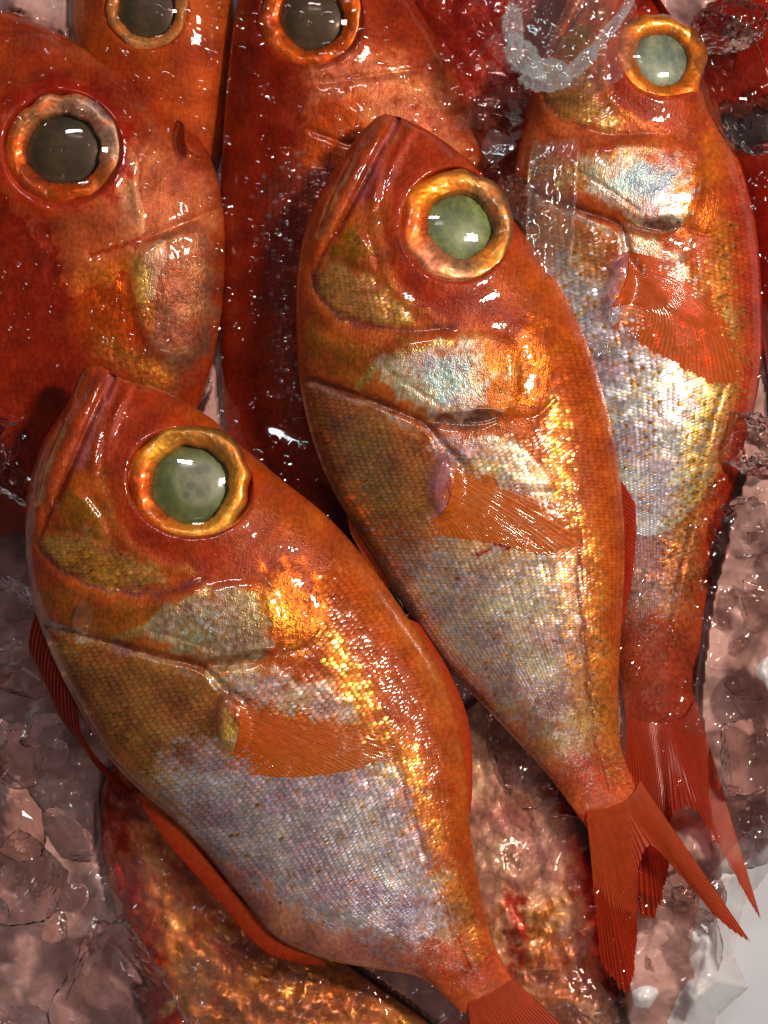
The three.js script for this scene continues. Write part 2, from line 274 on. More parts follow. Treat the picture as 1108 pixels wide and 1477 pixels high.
function addEye(fish, E) {
  const R = E.R * MM, y0 = fish.smoothTop(E.at[0], E.at[1]) + (E.up ?? 0) * MM, base = new THREE.Group();
  const P = E.pupil / E.R, rimH = (E.rim ?? 0.02);
  const lathe = (pts, seg = 96) => { const g = new THREE.LatheGeometry(pts.map(([r, h]) => new THREE.Vector2(r * R, h * R)), seg); return g; };
  const soft = (pts, n = 24) => new THREE.SplineCurve(pts.map(([r, h]) => new THREE.Vector2(r, h))).getPoints(n).map((p) => [p.x, p.y]);
  const dark = new THREE.MeshPhysicalMaterial({ color: lin(E.socket ?? [120, 26, 14]), roughness: 0.35, clearcoat: 0.8, clearcoatRoughness: 0.08 });
  const eye = shade(new THREE.Mesh(lathe(soft([[0.001, -0.5], [0.6, -0.55], [1.04, -0.42], [1.1, -0.36], [1.0, -0.3], [0.93, -0.3]])), dark));
  eye.name = 'eye';
  const irisMat = new THREE.MeshPhysicalMaterial({ map: E.iris, metalness: E.metal ?? 0.58, roughness: 0.42, clearcoat: 0.35, clearcoatRoughness: 0.1, specularIntensity: 0.4, side: THREE.DoubleSide });
  const sd = E.at[0] * 0.37, off = E.off ?? [0, 0], NA2 = 144, prof2 = soft([[-0.07, -0.55], [-0.05, -0.32], [0, -0.12], [0.22, -0.055], [0.5, -0.02], [0.8, -0.02], [1.0, -0.05], [1.14, -0.12], [1.22, -0.24], [1.22, -0.4]], 36), ip = [], iu = [], ii = [];
  const lipAt = (th) => P * (1 + 0.05 * n2(Math.cos(th) * 1.2 + sd, Math.sin(th) * 1.2) + 0.018 * n2(Math.cos(th) * 5 + sd, Math.sin(th) * 5));
  for (let i = 0; i <= NA2; i++) {
    const th = i / NA2 * 2 * PI, c = Math.cos(th), sn = Math.sin(th), lip = lipAt(th), ro = 1 + 0.06 * n2(c * 1.5 + sd, sn * 1.5 + 5), hh = 0.03 * n2(c * 1.1 + sd, sn * 1.1 + 9);
    prof2.forEach(([f, h], j) => { const r = lip + (ro - lip) * f, w = 1 - clamp(f, 0, 1), bump = 0.006 * n3(c * 6, sn * 6, f * 4 + sd); ip.push((r * c + off[0] * w) * R, (rimH + h + (hh + bump) * Math.sin(clamp(f, 0, 1) * PI)) * R, (r * sn + off[1] * w) * R); iu.push(i / NA2, j / (prof2.length - 1)); });
  }
  for (let i = 0; i < NA2; i++) for (let j = 0; j < prof2.length - 1; j++) { const a = i * prof2.length + j, b = a + prof2.length; ii.push(a, a + 1, b, b, a + 1, b + 1); }
  const ig = new THREE.BufferGeometry(); ig.setAttribute('position', new THREE.Float32BufferAttribute(ip, 3)); ig.setAttribute('uv', new THREE.Float32BufferAttribute(iu, 2)); ig.setIndex(ii); ig.computeVertexNormals();
  const iris = shade(new THREE.Mesh(ig, irisMat));
  iris.name = 'iris'; eye.add(iris);
  const g = new THREE.SphereGeometry(1, 48, 20, 0, 2 * PI, 0, PI / 2), pp = g.attributes.position, uvs = g.attributes.uv;
  for (let i = 0; i < pp.count; i++) { uvs.setXY(i, 0.5 + pp.getX(i) * 0.5, 0.5 + pp.getZ(i) * 0.5); pp.setXYZ(i, pp.getX(i) * P * R * 1.08, pp.getY(i) * R * 0.2, pp.getZ(i) * P * R * 1.08); }
  g.computeVertexNormals();
  const pupil = shade(new THREE.Mesh(g, new THREE.MeshPhysicalMaterial({ map: E.pupilMap, roughness: 0.45, clearcoat: 0.15, clearcoatRoughness: 0.1 })));
  pupil.position.set(off[0] * R, R * (rimH - 0.33), off[1] * R); pupil.name = 'pupil'; eye.add(pupil);
  const cornea = shade(new THREE.Mesh(lathe(soft([[1.04, rimH - 0.12], [0.9, rimH + 0.04], [0.6, rimH + 0.17], [0.25, rimH + 0.235], [0.0001, rimH + 0.245]], 30)), glassFilm));
  cornea.name = 'cornea'; eye.add(cornea);
  const p = W(E.at[0], E.at[1], y0);
  eye.position.copy(p);
  const e = 26, nx = -(fish.smoothTop(E.at[0] + e, E.at[1]) - fish.smoothTop(E.at[0] - e, E.at[1])) / (2 * e * MM), nz = -(fish.smoothTop(E.at[0], E.at[1] + e) - fish.smoothTop(E.at[0], E.at[1] - e)) / (2 * e * MM);
  const lean = E.lean ?? 0.55, up = new THREE.Vector3(nx * lean + (E.tilt?.[0] ?? 0), 1, nz * lean + (E.tilt?.[1] ?? 0)).normalize();
  eye.quaternion.setFromUnitVectors(new THREE.Vector3(0, 1, 0), up).multiply(new THREE.Quaternion().setFromAxisAngle(new THREE.Vector3(0, 1, 0), E.turn ?? 0));
  eye.scale.set(E.sx ?? 1, 1, E.sz ?? 1);
  fish.root.add(eye);
  return eye;
}

// ------------------------------------------------------------------ fins
const finMats = {};
function finMaterial(alpha) {
  return finMats[alpha] ??= Object.assign(new THREE.MeshPhysicalMaterial({ color: 0xffffff, vertexColors: true, roughness: 0.34, transmission: alpha, thickness: 0, clearcoat: 0.8, clearcoatRoughness: 0.06, specularIntensity: 0.4, ior: 1.4, side: THREE.DoubleSide }), { name: 'fin membrane' });
}
function addFin(fish, name, F) {
  const NA = F.rays * 5, NL = 30, root = curve(F.root, NA), tip = curve(F.tip, NA), pos = [], col = [], idx = [], c = new THREE.Color();
  const ray = lin(F.ray), mem = lin(F.membrane), endc = lin(F.end ?? F.membrane);
  for (let i = 0; i <= NA; i++) {
    const a = i / NA, w = Math.cos(a * F.rays * 2 * PI), jag = 1 - (F.jag ?? 0.03) * (0.5 - 0.5 * w) - (F.ragged ?? 0.02) * hash(Math.round(a * F.rays), 3, 7);
    for (let j = 0; j <= NL; j++) {
      const b = j / NL * jag, sag = (F.bow ?? 0) * Math.sin(b * PI), dx = tip[i].x - root[i].x, dy = tip[i].y - root[i].y, l = Math.hypot(dx, dy) || 1;
      const px = root[i].x + dx * b - dy / l * sag, py = root[i].y + dy * b + dx / l * sag;
      const split = b > 0.45 ? Math.cos(a * F.rays * 4 * PI) * 0.3 * smoothstep(b, 0.45, 0.8) : 0;
      const y = F.y(px, py, a, b) + (w + split) * (F.ridge ?? 0.5) * MM * (0.4 + 0.6 * Math.sin(Math.min(1, b * 3) * PI / 2));
      const p = W(px, py, y);
      pos.push(p.x, p.y, p.z);
      const k = Math.max(0, w + split * 0.6) ** 2.5 * (0.7 + 0.3 * n2(a * 9, b * 3)), seg = 1 + 0.10 * Math.sin(b * 90 + 3 * n2(a * 40, 1)) * smoothstep(b, 0.3, 0.6) + 0.14 * n2(px / 14, py / 14);
      c.copy(mem).lerp(endc, b * b).lerp(ray, k * (F.mark ?? 0.6));
      col.push(c.r * seg, c.g * seg, c.b * seg);
    }
  }
  for (let i = 0; i < NA; i++) for (let j = 0; j < NL; j++) { const a = i * (NL + 1) + j; idx.push(a, a + 1, a + NL + 1, a + 1, a + NL + 2, a + NL + 1); }
  const g = new THREE.BufferGeometry();
  g.setAttribute('position', new THREE.Float32BufferAttribute(pos, 3)); g.setAttribute('color', new THREE.Float32BufferAttribute(col, 3)); g.setIndex(idx); g.computeVertexNormals();
  return addMesh(name, g, finMaterial(F.clear ?? 0.35), fish.root);
}

// ------------------------------------------------------------------ the three whole fish
// features are traced once, on the middle fish, and carried to the others by the eye, the fin root and the tail
function carry(pairs) {                                // least-squares affine map plus what is left over, spread by nearness
  const A = [0, 1].map((k) => {
    const m = [[0, 0, 0], [0, 0, 0], [0, 0, 0]], v = [0, 0, 0];
    for (const [x, y, X, Y] of pairs) { const r = [x / 500, y / 500, 1], q = k ? Y : X; for (let i = 0; i < 3; i++) { v[i] += r[i] * q; for (let j = 0; j < 3; j++) m[i][j] += r[i] * r[j]; } }
    const M = new THREE.Matrix3().set(...m.flat()).invert(); return new THREE.Vector3(...v).applyMatrix3(M);
  });
  const aff = (x, y) => A.map((c) => c.x * x / 500 + c.y * y / 500 + c.z);
  const res = pairs.map(([x, y, X, Y]) => { const p = aff(x, y); return [X - p[0], Y - p[1]]; });
  return ([x, y]) => { const p = aff(x, y); let sx = 0, sy = 0, sw = 0; pairs.forEach((q, i) => { const w = 1 / ((x - q[0]) ** 2 + (y - q[1]) ** 2 + 900); sx += res[i][0] * w; sy += res[i][1] * w; sw += w; }); return [p[0] + sx / sw, p[1] + sy / sw]; };
}
const moved = (list, f) => list.map((L) => ({ ...L, ...(L.poly && { poly: L.poly.map(f) }), ...(L.line && { line: L.line.map(f) }) }));
const ring = (cx, cy, rx, ry = rx, n = 16) => Array.from({ length: n }, (_, i) => [cx + rx * Math.cos(i / n * 2 * PI), cy + ry * Math.sin(i / n * 2 * PI)]);

const headRelief = [
  { line: [[578, 160], [574, 176], [560, 205]], w: 5, blur: 2, amp: -14 },
  { poly: ring(658, 326, 100, 104), blur: 16, amp: 7 },                                     // swelling round the eye
  { poly: ring(660, 324, 76, 78), blur: 5, amp: -44 },                                      // socket
  { line: [[572, 170], [545, 222], [514, 284], [484, 340]], w: 5, blur: 2.5, amp: -15 },
  { line: [[556, 180], [528, 225], [500, 278], [474, 330]], w: 14, blur: 5, amp: 6 },
  { line: [[592, 186], [566, 232], [540, 290]], w: 16, blur: 6, amp: 5 },       // mouth slit
  { line: [[585, 182], [560, 240], [545, 300]], w: 7, blur: 5, amp: -4 },
  { line: [[520, 215], [492, 270], [468, 320], [452, 372]], w: 16, blur: 5, amp: 4 },       // upper jaw bone
  { line: [[505, 232], [478, 285], [458, 340]], w: 4, blur: 2, amp: -4 },
  { poly: [[478, 372], [505, 322], [528, 345], [540, 392], [500, 378]], blur: 5, amp: 4 },  // jaw plate
  { line: [[545, 240], [540, 300], [548, 360], [575, 425], [630, 455]], w: 10, blur: 9, amp: 3 },
  { line: [[447, 395], [468, 438], [520, 466], [585, 478], [650, 474]], w: 6, blur: 4, amp: -3.6 },   // cheek edge
  { line: [[455, 440], [490, 478], [560, 494], [640, 486]], w: 16, blur: 9, amp: 3 },
  { poly: [[440, 480], [520, 500], [640, 486], [735, 490], [748, 560], [735, 596], [690, 606], [620, 596], [560, 578], [500, 556], [445, 540]], blur: 6, amp: 4 },   // gill cover
  { poly: [[560, 512], [650, 500], [735, 505], [738, 590], [690, 604], [615, 596]], blur: 14, amp: 3 },
  { line: [[553, 530], [590, 556], [640, 588]], w: 3, blur: 2, amp: -2.5 },
  { line: [[440, 548], [500, 566], [560, 588], [612, 612], [640, 645], [668, 672]], w: 7, blur: 3, amp: -9 },   // gill slit
  { poly: [[608, 606], [650, 600], [712, 594], [726, 602], [700, 614], [650, 616]], blur: 3, amp: -5 },
  { poly: [[612, 622], [680, 622], [752, 640], [800, 700], [740, 700], [672, 676]], blur: 6, amp: 3 },
  { line: [[738, 480], [742, 540], [738, 592]], w: 4, blur: 3, amp: -1.5 },
  { poly: [[742, 470], [785, 480], [802, 545], [782, 590], [742, 596]], blur: 12, amp: 3 },
  { line: [[742, 605], [775, 600], [802, 575]], w: 4, blur: 2, amp: -3 },
  { poly: ring(640, 702, 20, 42), blur: 8, amp: 9 },                                        // fin root
  { line: [[836, 770], [838, 860], [846, 960], [858, 1060], [876, 1140]], w: 4, blur: 2, amp: -2.2 },           // lateral line
];
const RED = [150, 44, 14], ORANGE = [178, 72, 22], SILVER = [196, 178, 166], GOLD = [206, 138, 48];
const flank = [[430, 560], [500, 575], [600, 625], [690, 650], [790, 590], [810, 480], [850, 500], [885, 600], [902, 720], [902, 860], [892, 1000], [905, 1110], [925, 1160], [850, 1180], [770, 1090], [640, 955], [540, 800], [455, 650]];
const headPaint = [
  { poly: ring(640, 400, 260, 300), blur: 60, c: [162, 68, 22], m: 0.08, r: 0.3, n: 0.4, ns: 60 },
  { poly: [[545, 150], [640, 190], [720, 270], [770, 360], [770, 450], [700, 470], [600, 450], [560, 380], [560, 300], [520, 260]], blur: 20, c: RED, m: 0.02, r: 0.36 },
  { poly: [[700, 400], [770, 340], [830, 450], [880, 580], [905, 720], [910, 880], [905, 1050], [935, 1160], [880, 1150], [862, 1000], [850, 850], [842, 720], [815, 590], [770, 480]], blur: 20, c: [164, 66, 18], m: 0.08 },
  { line: [[548, 170], [500, 232], [455, 320], [436, 400], [432, 480]], w: 40, blur: 12, c: [160, 58, 20], m: 0.05 },
  { line: [[574, 174], [545, 228], [512, 290], [480, 345], [456, 392]], w: 4, blur: 1.5, c: [96, 26, 18], n: 0.2, warp: 1 },
  { line: [[600, 190], [575, 240], [560, 290]], w: 8, blur: 4, c: [176, 66, 44], n: 0.5 },
  { line: [[572, 178], [548, 230], [520, 290]], w: 16, blur: 6, c: [168, 82, 80], m: 0.05 },
  { line: [[508, 238], [480, 290], [462, 340]], w: 7, blur: 3, c: [205, 150, 92], m: 0.5, r: 0.3 },
  { poly: [[482, 368], [506, 326], [528, 350], [536, 388], [505, 380]], blur: 6, c: [140, 84, 20], m: 0.4 },
  { line: [[545, 300], [552, 370], [580, 430], [640, 462]], w: 10, blur: 5, c: [178, 92, 40], m: 0.4, n: 0.7 },
  { poly: [[452, 392], [490, 384], [535, 398], [580, 440], [600, 470], [540, 470], [480, 448]], blur: 8, c: [172, 116, 62], m: 0.42, r: 0.34, scale: 0.8, gold: 0.25 },
  { line: [[450, 400], [470, 440], [520, 468], [585, 480], [660, 471]], w: 6, blur: 3, c: [120, 54, 50] },
  { poly: [[445, 470], [520, 495], [600, 500], [540, 560], [470, 540], [440, 510]], blur: 10, c: [168, 92, 30], m: 0.5, r: 0.32, n: 0.6 },
  { line: [[515, 555], [550, 525], [600, 505], [650, 492]], w: 10, blur: 4, c: [214, 176, 92], m: 0.75, r: 0.26, n: 0.8, ns: 12 },
  { poly: [[550, 520], [640, 498], [722, 506], [735, 585], [690, 606], [620, 594], [570, 566]], blur: 9, c: [196, 170, 150], m: 0.55, r: 0.4, n: 0.5, ns: 20 },
  { poly: [[600, 530], [660, 525], [680, 560], [640, 580]], blur: 10, c: [176, 190, 190], m: 0.6, n: 0.7, ns: 14 },
  { poly: [[742, 468], [790, 482], [804, 550], [780, 594], [742, 596]], blur: 12, warp: 22, c: [206, 98, 24], m: 0.45, r: 0.32, n: 0.8, ns: 18 },
  { line: [[440, 548], [500, 566], [560, 588], [612, 612], [640, 645], [668, 672]], w: 5, blur: 3, c: [74, 34, 34], n: 0 },
  { line: [[450, 556], [500, 574], [560, 598], [600, 622]], w: 9, blur: 4, c: [176, 150, 150], m: 0.3 },
  { poly: [[606, 606], [650, 600], [712, 594], [726, 602], [700, 614], [650, 616]], blur: 3, c: [104, 66, 52] },
];
const flankPaint = [
  { poly: flank, blur: 12, scale: 1, n: 0 },
  { poly: [[430, 570], [560, 605], [620, 660], [620, 760], [560, 800], [500, 740], [450, 650]], blur: 18, c: [160, 100, 56], m: 0.32, gold: 0.12, silver: 0 },
  { poly: [[612, 624], [690, 626], [752, 645], [800, 700], [800, 740], [720, 700], [660, 672]], blur: 8, c: [200, 160, 136], m: 0.45, silver: 0.35 },
  { poly: [[520, 780], [640, 770], [760, 790], [835, 800], [845, 960], [868, 1130], [820, 1120], [700, 1010], [600, 880]], blur: 26, c: [176, 134, 108], m: 0.42, r: 0.38, silver: 0.30, gold: 0.04 },
  { poly: [[600, 860], [760, 840], [800, 940], [760, 1000], [680, 970]], blur: 30, c: [170, 152, 142], m: 0.5, silver: 0.5 },
  { poly: [[560, 850], [680, 990], [830, 1130], [850, 1180], [780, 1100], [640, 960]], blur: 14, c: [186, 104, 66], m: 0.2 },
  { line: [[802, 590], [812, 680], [826, 760]], w: 34, blur: 10, c: [198, 118, 44], a: 0.6, m: 0.4, gold: 1, n: 0.3 },
  { line: [[856, 780], [858, 870], [866, 960], [878, 1060], [888, 1120]], w: 30, blur: 9, c: [186, 96, 34], a: 0.7, m: 0.35, gold: 0.95, n: 0.2 },
  { line: [[818, 800], [822, 900], [836, 1000], [852, 1080]], w: 22, blur: 9, c: [186, 126, 76], a: 0.7, m: 0.4, gold: 0.6, n: 0.4 },
  { line: [[500, 690], [520, 740], [545, 790]], w: 22, blur: 10, gold: 0.6, c: [196, 130, 50], m: 0.5, n: 0.7 },
  { line: [[836, 770], [838, 860], [846, 960], [858, 1060], [876, 1140]], w: 4, blur: 2, c: [118, 56, 30], n: 0 },
  { line: [[640, 664], [632, 700], [638, 740]], w: 26, blur: 9, c: [156, 96, 104], m: 0.1, scale: 0 },
];

const leftPaint = [
  { poly: [[110, 960], [250, 965], [330, 1000], [330, 1090], [230, 1110], [160, 1060]], blur: 26, c: [142, 88, 48], m: 0.34 },
  { poly: [[240, 1100], [420, 1090], [560, 1110], [612, 1230], [650, 1370], [540, 1385], [420, 1330], [310, 1230]], blur: 34, c: [186, 156, 158], m: 0.42, r: 0.36, silver: 0.8, gold: 0.02 },
  { poly: [[330, 1250], [450, 1330], [620, 1380], [640, 1410], [480, 1390], [380, 1340]], blur: 20, c: [186, 116, 96], m: 0.25 },
  { poly: [[212, 905], [300, 868], [372, 862], [394, 930], [330, 956], [260, 938]], blur: 16, warp: 20, a: 0.8, c: [150, 118, 82], m: 0.45, r: 0.36, n: 0.7, ns: 18 },
  { line: [[112, 808], [140, 815], [166, 830]], w: 34, blur: 8, gold: 0.9, m: 0.5, c: [196, 128, 46], n: 0.4 },
  { line: [[390, 870], [420, 900], [430, 940]], w: 26, blur: 10, c: [208, 122, 36], m: 0.6, n: 0.9, ns: 14 },
  { line: [[330, 1030], [332, 1060], [338, 1080]], w: 14, blur: 5, c: [206, 160, 70], m: 0.6, n: 0.8, ns: 8 },
];
const rightPaint = [
  { poly: [[800, 350], [880, 440], [980, 520], [1034, 600], [1010, 720], [975, 880], [905, 900], [850, 720], [780, 520]], blur: 26, c: [200, 184, 178], m: 0.5, r: 0.34, silver: 0.8, gold: 0.12 },
  { line: [[1046, 470], [1036, 560], [1014, 680], [985, 820]], w: 54, blur: 16, c: [204, 160, 90], m: 0.55, gold: 0.55, n: 0.6 },
  { poly: [[770, 180], [860, 190], [960, 190], [1020, 210], [1010, 235], [900, 215], [800, 225]], blur: 16, c: [178, 74, 36], m: 0.2, n: 0.5 },
  { poly: [[905, 250], [960, 245], [975, 280], [930, 290]], blur: 14, c: [130, 136, 148], m: 0.5, n: 0.5 },
  { poly: [[890, 900], [1010, 900], [1010, 1080], [900, 1080]], blur: 24, c: [168, 84, 56], m: 0.25, n: 0.5 },
  { line: [[1060, 250], [1086, 380], [1090, 520], [1060, 660], [1030, 790]], w: 40, blur: 16, c: [158, 48, 26], m: 0.05 },
];
const middlePaint = [
  { poly: [[436, 570], [540, 600], [600, 640], [610, 750], [560, 800], [500, 740], [452, 650]], blur: 24, c: [148, 90, 50], m: 0.34 },
  { poly: [[470, 600], [560, 640], [560, 740], [500, 720]], blur: 20, c: [132, 92, 62], m: 0.4, n: 0.7, ns: 20 },
  { poly: [[620, 820], [780, 810], [830, 900], [800, 1000], [700, 990], [620, 900]], blur: 34, c: [180, 146, 124], m: 0.42, silver: 0.6 },
  { poly: [[690, 506], [735, 508], [738, 590], [700, 600], [706, 550]], blur: 10, warp: 18, c: [190, 104, 44], m: 0.4, n: 0.7 },
];
const stalk = [{ poly: [[800, 1110], [900, 1080], [950, 1170], [850, 1210]], blur: 26, c: [184, 74, 36], m: 0.15, n: 0.3 }];
const fleck = [{ line: [[681, 801], [694, 797], [706, 792], [716, 786], [733, 788]], w: 3.4, blur: 1.2, warp: 5, c: [120, 8, 8], m: 0, r: 0.2, n: 0.5, ns: 6 }, { line: [[722, 786], [732, 790]], w: 6, blur: 1.5, warp: 0, c: [124, 10, 8], m: 0, n: 0 }];
const irisA = irisTexture(2, [[150, 96, 52], [204, 122, 40], [186, 130, 92], [200, 118, 84], [198, 84, 28], [226, 126, 22], [190, 114, 38], [136, 94, 60]], [158, 58, 30], [206, 162, 112]);
const irisB = irisTexture(7, [[206, 134, 44], [228, 164, 64], [226, 152, 52], [198, 92, 26], [188, 74, 20], [226, 150, 44], [186, 116, 42], [166, 106, 48]], [176, 66, 28], [226, 196, 140]);
const irisC = irisTexture(11, [[214, 196, 166], [216, 130, 50], [214, 116, 34], [202, 102, 42], [212, 126, 50], [226, 176, 112], [226, 196, 156], [200, 196, 188]], [184, 78, 40], [206, 180, 140]);
const irisD = irisTexture(17, [[212, 118, 30], [204, 104, 26], [212, 120, 36], [196, 98, 34], [206, 116, 34], [216, 124, 30]], [158, 70, 24], [170, 100, 40]);
const irisE = irisTexture(19, [[196, 154, 88], [206, 166, 96], [188, 140, 70], [150, 84, 26]], [136, 62, 18], [206, 176, 110]);
const pupilA = pupilTexture(3, [86, 94, 56], [116, 124, 70], 0.45, false);
const pupilB = pupilTexture(5, [74, 82, 42], [94, 98, 46], 0.2, true);
const pupilC = pupilTexture(8, [58, 66, 50], [80, 82, 60], 0.2, false);
const pupilD = pupilTexture(13, [92, 104, 92], [126, 132, 106], 0.3, false);

// middle fish
const fishMiddle = makeFish({
  seed: 3, H: 84, levels: [[0, 0.083], [0.75, 0.080], [1, 0.071]], base: [172, 86, 34], rows: 48,
  back: [[556, 164], [585, 172], [630, 196], [690, 246], [742, 318], [800, 398], [848, 486], [876, 580], [894, 680], [902, 780], [897, 900], [892, 1000], [898, 1085], [934, 1160]],
  belly: [[556, 164], [541, 171], [490, 232], [446, 312], [428, 392], [427, 480], [433, 560], [452, 642], [482, 712], [532, 792], [582, 872], [645, 962], [722, 1044], [790, 1118], [848, 1196]],
  relief: headRelief, paint: [...headPaint, ...flankPaint, ...middlePaint, ...stalk, ...fleck],
});
tag(fishMiddle.root, 'whole red alfonsino with bright green pupil and red blood fleck under its pectoral fin', 'fish', 'whole red fish lying on the ice');
addEye(fishMiddle, { at: [662, 324], R: 78, pupil: 47, iris: irisA, pupilMap: pupilA, up: -1, turn: 0, off: [0.05, -0.02], tilt: [0.05, -0.05] });
const onBody = (fish, lift) => (px, py, a, b) => fish.top(px, py) + lift * (0.35 + 0.65 * Math.sin(clamp(a, 0.04, 0.96) * PI)) * MM;
addFin(fishMiddle, 'pectoral_fin', { rays: 37, root: [[662, 668], [655, 700], [640, 738], [618, 752]], tip: [[866, 752], [806, 800], [700, 782], [606, 772]], ray: [238, 168, 78], membrane: [222, 108, 28], end: [214, 104, 34], jag: 0.012, ragged: 0.03, clear: 0.5, ridge: 0.15, bow: -3, y: onBody(fishMiddle, 3.2, 0) });

// left fish
const toLeft = carry([[662, 322, 271, 697], [556, 164, 146, 528], [550, 520, 216, 912], [722, 506, 372, 862], [735, 585, 395, 935], [620, 594, 310, 950], [640, 700, 335, 1050], [770, 530, 420, 870], [836, 770, 573, 1098], [840, 900, 604, 1187], [858, 1050, 643, 1302], [876, 1140, 674, 1391], [802, 590, 471, 907], [826, 760, 541, 1028], [520, 430, 140, 812], [450, 640, 70, 935], [600, 880, 275, 1206], [934, 1160, 748, 1430], [848, 1196, 668, 1462]]);
const fishLeft = makeFish({
  seed: 21, H: 86, levels: [[0, 0.090], [0.75, 0.088], [1, 0.080]], base: [172, 84, 30], rows: 50,
  back: [[146, 528], [175, 546], [236, 564], [300, 600], [348, 642], [405, 690], [472, 744], [532, 812], [584, 884], [632, 962], [660, 1040], [672, 1110], [678, 1190], [690, 1270], [708, 1350], [748, 1430]],
  belly: [[146, 528], [124, 529], [98, 580], [60, 642], [39, 712], [37, 792], [48, 872], [74, 945], [112, 1020], [158, 1095], [212, 1150], [275, 1206], [345, 1290], [398, 1352], [470, 1384], [545, 1398], [610, 1412], [668, 1462]],
  relief: moved(headRelief, toLeft), paint: [...moved(headPaint, toLeft), ...moved(flankPaint, toLeft), ...leftPaint, ...moved(stalk, toLeft)],
});
tag(fishLeft.root, 'whole red alfonsino with cloudy grey pupil and small clear drop on its cheek', 'fish', 'whole red fish lying on the ice');
addEye(fishLeft, { at: [271, 697], R: 80, pupil: 54, iris: irisB, pupilMap: pupilB, up: -1, off: [0.04, 0.0] });

// right fish
const toRight = carry([[662, 322, 956, 82], [556, 164, 872, -95], [550, 520, 825, 236], [722, 506, 1002, 221], [735, 585, 994, 295], [620, 594, 915, 305], [640, 700, 893, 400], [770, 530, 1030, 290], [836, 770, 1048, 560], [846, 960, 1000, 760], [872, 1140, 968, 900], [934, 1160, 1006, 1060], [848, 1196, 906, 1065], [450, 640, 745, 400], [600, 880, 800, 650], [812, 680, 1040, 450]]);
const fishRight = makeFish({
  seed: 41, H: 84, levels: [[0, 0.062], [0.6, 0.062], [0.8, 0.054], [1, 0.046]], base: [176, 88, 42], rows: 44,
  back: [[872, -95], [920, -50], [960, 10], [1008, 80], [1044, 160], [1070, 240], [1090, 320], [1099, 420], [1099, 520], [1086, 600], [1064, 690], [1042, 770], [1022, 850], [1010, 930], [1002, 1010], [1006, 1070]],
  belly: [[872, -95], [850, -60], [800, 40], [768, 120], [750, 200], [735, 300], [738, 420], [762, 540], [796, 660], [832, 780], [866, 890], [894, 980], [906, 1070]],
  relief: moved(headRelief, toRight), paint: [...moved(headPaint, toRight), ...moved(flankPaint, toRight), ...rightPaint],
});
tag(fishRight.root, 'whole red alfonsino with pale silver flank and grey pupil, clear ice sliver on its belly', 'fish', 'whole red fish lying on the ice');
addEye(fishRight, { at: [956, 82], R: 65, pupil: 40, iris: irisD, pupilMap: pupilD, up: -1, off: [0.04, 0.0] });

// fins of the three whole fish
const finRed = { ray: [222, 110, 52], membrane: [188, 66, 26], end: [164, 36, 14], mark: 0.7 };
addFin(fishMiddle, 'tail_fin', { rays: 46, root: [[924, 1126], [908, 1150], [880, 1164], [846, 1170]], tip: [[1088, 1366], [1040, 1330], [985, 1268], [938, 1222], [922, 1256], [920, 1350], [906, 1438], [868, 1396]], ...finRed, clear: 0.42, ridge: 0.5, jag: 0.02, ragged: 0.035, y: (px, py, a, b) => 0.0738 - 0.003 * a * b + 0.0011 * Math.sin(a * 11 + b * 2) * b });
addFin(fishMiddle, 'dorsal_fin', { rays: 40, root: [[876, 640], [893, 720], [898, 800], [894, 880]], tip: [[902, 655], [918, 740], [913, 830], [898, 905]], ...finRed, membrane: [150, 22, 12], clear: 0.35, mark: 0.4, ridge: 0.11, y: (px, py, a, b) => 0.080 - 0.004 * b });
addFin(fishMiddle, 'pelvic_fin', { rays: 14, root: [[500, 742], [530, 790], [560, 838]], tip: [[506, 770], [532, 815], [560, 850]], ...finRed, clear: 0.2, y: () => 0.079 });
addFin(fishLeft, 'pectoral_fin', { rays: 37, root: [[345, 1005], [346, 1040], [338, 1085], [326, 1096]], tip: [[578, 1050], [574, 1086], [528, 1108], [446, 1122], [376, 1120], [324, 1106]], ray: [236, 150, 70], membrane: [220, 98, 26], end: [214, 110, 36], jag: 0.012, ragged: 0.03, clear: 0.52, ridge: 0.15, bow: -5, y: onBody(fishLeft, 3.2, 0) });
addFin(fishLeft, 'dorsal_fin', { rays: 62, root: [[588, 892], [632, 966], [658, 1040], [668, 1120], [674, 1170]], tip: [[606, 900], [648, 968], [676, 1040], [682, 1130], [678, 1180]], ...finRed, clear: 0.35, mark: 0.4, ridge: 0.11, y: (px, py, a, b) => 0.0885 - 0.004 * b });
addFin(fishLeft, 'anal_fin', { rays: 68, root: [[206, 1146], [275, 1214], [345, 1296], [400, 1354], [470, 1388]], tip: [[196, 1150], [240, 1214], [318, 1302], [384, 1374], [468, 1396]], ...finRed, ray: [204, 84, 40], clear: 0.35, mark: 0.4, ridge: 0.11, y: (px, py, a, b) => 0.087 - 0.003 * b });
addFin(fishLeft, 'pelvic_fin', { rays: 15, root: [[52, 880], [78, 950], [112, 1020]], tip: [[86, 1000], [140, 1090], [200, 1150]], ...finRed, membrane: [124, 16, 10], clear: 0.2, ridge: 0.17, bow: 26, y: (px, py, a, b) => 0.084 - 0.014 * b });
addFin(fishLeft, 'tail_fin', { rays: 24, root: [[740, 1412], [712, 1430], [676, 1446]], tip: [[900, 1560], [800, 1560], [690, 1600]], ...finRed, ray: [206, 90, 60], clear: 0.42, ridge: 0.55, y: (px, py, a, b) => 0.0825 - 0.004 * b });
addFin(fishRight, 'pectoral_fin', { rays: 34, root: [[906, 362], [906, 395], [884, 440], [866, 446]], tip: [[1092, 520], [1050, 560], [960, 520], [880, 474]], ray: [236, 140, 70], membrane: [216, 92, 32], end: [206, 96, 32], jag: 0.012, ragged: 0.03, clear: 0.52, ridge: 0.17, bow: -42, y: onBody(fishRight, 3.2, 0) });
